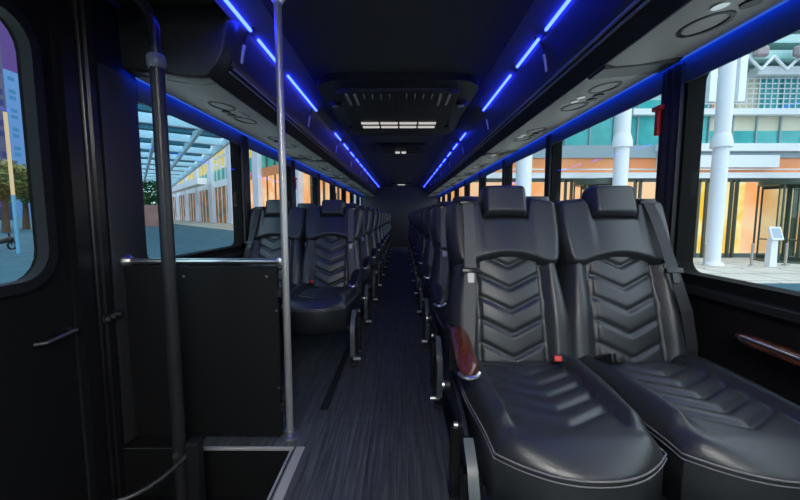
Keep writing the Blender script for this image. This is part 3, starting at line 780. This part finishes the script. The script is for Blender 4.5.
names = ['nearest', 'second', 'third', 'fourth', 'fifth', 'sixth', 'seventh', 'eighth', 'ninth', 'tenth', 'eleventh', 'twelfth']
while S < 150:
    t = thing('arcade_column', 'pale arcade column on the left, %s from the bus' % names[i], 'column', tuple(ML @ Vector((S, .35, GZ))), math.atan2(DIR.y, DIR.x), 'arcade columns')
    b = B(); bbox(b, -1.9, 1.9, -.5, .5, 0, 28, .15, 2); obj('shaft', b, lilac, t)
    b = B(); box(b, -2.2, 2.2, -.65, .65, 0, 1.5); obj('base', b, lilac, t)
    S += 20.5; i += 1
sg_ = obj('name_board', B(), whitem) if False else None
lband('white_awning', 12, 70, 9.8, 11.6, mat('awning_white', (.95, .95, .95), .5), 3.0, 5.5)
b = B(); box(b, -90, 170, -1, 13, GZ, GZ+.05, ML); struct('ground_pavement_left', b, noisy('paving_left', (.26, .24, .19), (.32, .30, .25), .1, .7))
# glass canopy on the left
cy = thing('glass_canopy', 'big pale blue glass canopy with steel beams on the left', 'canopy')
cg = bpy.data.materials.new('canopy_glass'); cg.use_nodes = True; nt = cg.node_tree; nt.nodes.remove(nt.nodes['Principled BSDF'])
tr = nt.nodes.new('ShaderNodeBsdfTranslucent'); tr.inputs['Color'].default_value = (.70, .93, 1.0, 1); tp = nt.nodes.new('ShaderNodeBsdfTransparent'); tp.inputs['Color'].default_value = (.72, .92, .97, 1)
mx = nt.nodes.new('ShaderNodeMixShader'); mx.inputs['Fac'].default_value = .5
nt.links.new(tr.outputs[0], mx.inputs[1]); nt.links.new(tp.outputs[0], mx.inputs[2]); nt.links.new(mx.outputs[0], nt.nodes['Material Output'].inputs['Surface'])
E0 = Vector((-18.0, 40, 0)); ED = Vector((-41, 57, 0)).normalized(); EN = Vector((-ED.y, ED.x, 0)); EN = EN if EN.x < 0 else -EN
MC = Matrix(((ED.x, EN.x, 0, E0.x), (ED.y, EN.y, 0, E0.y), (0, 0, 1, 0), (0, 0, 0, 1)))
CZ = EYE+8
steel_b = mat('canopy_steel', (.78, .86, .93), .5); teal_b = mat('canopy_teal_beam', (.02, .12, .17), .5)
L_, W_ = 90, 10
NB = 16
for i in range(NB):
    for j in range(3):
        b = B(); box(b, -34+i*(L_+34)/NB+.3, -34+(i+1)*(L_+34)/NB-.3, j*W_/3+.2, (j+1)*W_/3-.2, CZ+.9, CZ+1.0, MC); obj('glass_panel', b, cg, cy)
for i in range(NB+1):
    s = -34+i*(L_+34)/NB; b = B(); box(b, s-.28, s+.28, 0, W_, CZ, CZ+.9, MC); obj('cross_beam', b, steel_b, cy)
    if i < NB:
        for q in (.33, .66):
            s2 = s+q*(L_+34)/NB; b = B(); box(b, s2-.4, s2+.4, .6, W_-.8, CZ+.4, CZ+.9, MC)
            obj('fin_beam', b, teal_b, cy)
for j in range(4):
    w = j*W_/3; b = B(); box(b, -34, L_, w-.15, w+.15, CZ-.2, CZ+.6, MC); obj('long_beam', b, steel_b if j else whitem, cy)
for s in (30, 60, 88):
    for w in (W_-.5,):
        b = B(); tube(b, [MC @ Vector((s, w, GZ)), MC @ Vector((s, w, CZ))], .35, 10); obj('post', b, steel_b, cy, True)

# trees, wall, towers and lamp seen through the left front windows
leaf = noisy('leaf_green', (.02, .10, .03), (.06, .22, .06), 3, .7); leaf_o = noisy('leaf_amber', (.22, .16, .03), (.05, .12, .03), 2, .7); bark = mat('bark', (.08, .05, .03), .9)
def tree(u, v0, v1, Y, r, m, label):
    a_ = pix(u, v1, Y); c_ = pix(u, v0, Y); t = thing('tree', label, 'tree', (a_.x, a_.y, GZ)); zc = (a_.z+c_.z)/2-GZ; hh = abs(c_.z-a_.z)/2
    b = B(); tube(b, [(0, 0, 0), (.2, 0, zc*.5), (0, .1, zc)], [r*.10, r*.07, r*.04], 8); obj('trunk', b, bark, t, True)
    b = B()
    for k in range(1800):
        th, ph = random.random()*2*PI, math.acos(random.uniform(-1, 1)); rr = random.uniform(.55, 1.0)*(1+.18*math.sin(3*th+u)*math.sin(2*ph))
        c = Vector((r*rr*math.sin(ph)*math.cos(th), r*rr*math.sin(ph)*math.sin(th), zc+hh*rr*math.cos(ph))); s = r*.055
        M = Matrix.Translation(c) @ Matrix.Rotation(random.random()*6, 4, 'Z') @ Matrix.Rotation(random.random()*3, 4, 'X')
        quad(b, [M @ Vector((-s, -s*.6, 0)), M @ Vector((s, -s*.6, 0)), M @ Vector((s, s*.6, s*.2)), M @ Vector((-s, s*.6, s*.2))], [(0, 1, 2, 3)])
    obj('crown', b, m, t)
tree(148, 178, 207, 92, 5, leaf, 'dark green tree behind the door post outside left window')
tree(122, 176, 207, 104, 6, leaf, 'dark green tree hidden partly by the grey front pillar')
tree(3, 160, 200, 50, 4.5, leaf_o, 'amber tree at left edge of the door window')
tree(24, 168, 203, 60, 5, leaf, 'green tree right of the lamp post in door window')
b = B(); p0, p1 = pix(95, 205, 76), pix(163, 205, 76); box(b, p0.x, p1.x, 76, 76.6, GZ, p0.z); w_ = obj('garden_wall', b, noisy('brick_pink', (.75, .36, .30), (.85, .46, .40), .5, .8, (1.2, .4, .05))); tag(w_, 'low pink brick wall in front of the green trees', 'wall')
def tower(u0, u1, vt, Y, m, lit, label):
    p0, p1 = pix(u0, 215, Y), pix(u1, 215, Y); zt = pix((u0+u1)/2, vt, Y).z; t = thing('tower', label, 'building', ((p0.x+p1.x)/2, Y, GZ)); w = (p1.x-p0.x)/2; H = zt-GZ; D = Y*.12
    b = B(); box(b, -w, w, 0, D, 0, H); obj('body', b, m, t)
    nx, nz = 4, 22
    for i in range(nx):
        for k in range(nz):
            if (i*7+k*5) % 3 == 0: continue
            x = -w+2*w*(i+.2)/nx; z = H*(.05+.93*k/nz); b = B(); box(b, x, x+2*w*.55/nx, -.15, .0, z, z+H*.022); obj('window', b, lit, t)
            b = B(); y = D*(i+.2)/nx; box(b, w, w+.15, y, y+D*.55/nx, z, z+H*.022); obj('window', b, lit, t)
tower(-110, -29, -60, 150, mat('tower_navy', (.018, .022, .085), .5), emat('tower_lit_navy', (.10, .13, .45), .5), 'tall navy tower at the left edge of the door window')
tower(-60, -4, 60, 260, mat('tower_blue', (.03, .14, .34), .4), emat('tower_lit_blue', (.10, .40, .75), .6), 'lower bright blue tower beside the navy tower')
p = pix(17, 235, 22); t = thing('street_lamp', 'pale glowing light column outside the door window', 'street lamp', (p.x, 22, GZ)); zt = pix(13.5, 112, 22).z-GZ; zm = pix(13.5, 195, 22).z-GZ
b = B(); tube(b, [(0, 0, zm), (0, 0, zt)], .09, 12); obj('light_tube', b, emat('warm_tube', (1, .80, .50), .7), t)
b = B(); tube(b, [(0, 0, 0), (0, 0, zm)], .10, 12); obj('post', b, mat('post_blue', (.10, .30, .45), .5), t)
t = thing('scooter', 'dark parked scooter on the street outside the door window', 'scooter', tuple(pix(3, 255, 24).xy)+(GZ,))
b = B()
for y in (-.62, .62): 
    N = 20
    tube(b, [(.0, y+.26*math.cos(2*PI*i/N), .28+.26*math.sin(2*PI*i/N)) for i in range(N+1)], .06, 8, False)
obj('wheel', b, seam, t, True)
b = B(); tube(b, [(0, -.62, .3), (0, -.3, .55), (0, .1, .62), (0, .62, .75), (0, .75, .6)], [.05, .16, .2, .16, .06], 10); obj('body', b, gloss, t, True)
b = B(); tube(b, [(0, .62, .3), (0, .5, 1.0), (0, .45, 1.15)], [.04, .06, .04], 8); tube(b, [(-.3, .42, 1.12), (.3, .42, 1.12)], .025, 8); obj('handlebar', b, gloss, t, True)

# ------------------------------------------------------------------ world and view
w = bpy.data.worlds.new('world'); bpy.context.scene.world = w; w.use_nodes = True; nt = w.node_tree
bg = nt.nodes['Background']; tc = nt.nodes.new('ShaderNodeTexCoord'); sp = nt.nodes.new('ShaderNodeSeparateXYZ'); r = nt.nodes.new('ShaderNodeValToRGB')
mr = nt.nodes.new('ShaderNodeMapRange'); mr.inputs['From Min'].default_value = -1; mr.inputs['From Max'].default_value = 1
nt.links.new(tc.outputs['Generated'], sp.inputs[0]); nt.links.new(sp.outputs['X'], mr.inputs['Value']); nt.links.new(mr.outputs[0], r.inputs['Fac'])
e = r.color_ramp.elements; e[0].position = .165; e[0].color = (.045, .03, .11, 1); e[1].position = .225; e[1].color = (.50, .78, .92, 1)
k = e.new(.6); k.color = (.80, .90, 1.0, 1)
nt.links.new(r.outputs['Color'], bg.inputs['Color']); bg.inputs['Strength'].default_value = 2.6

sc = bpy.context.scene
sc.view_settings.view_transform = 'Standard'; sc.view_settings.look = 'None'; sc.view_settings.gamma = 1; sc.view_settings.exposure = 0
sc.view_settings.use_curve_mapping = False
sc.cycles.max_bounces = 6; sc.cycles.transparent_max_bounces = 16; sc.cycles.use_denoising = True
sc.cycles.sample_clamp_indirect = 4
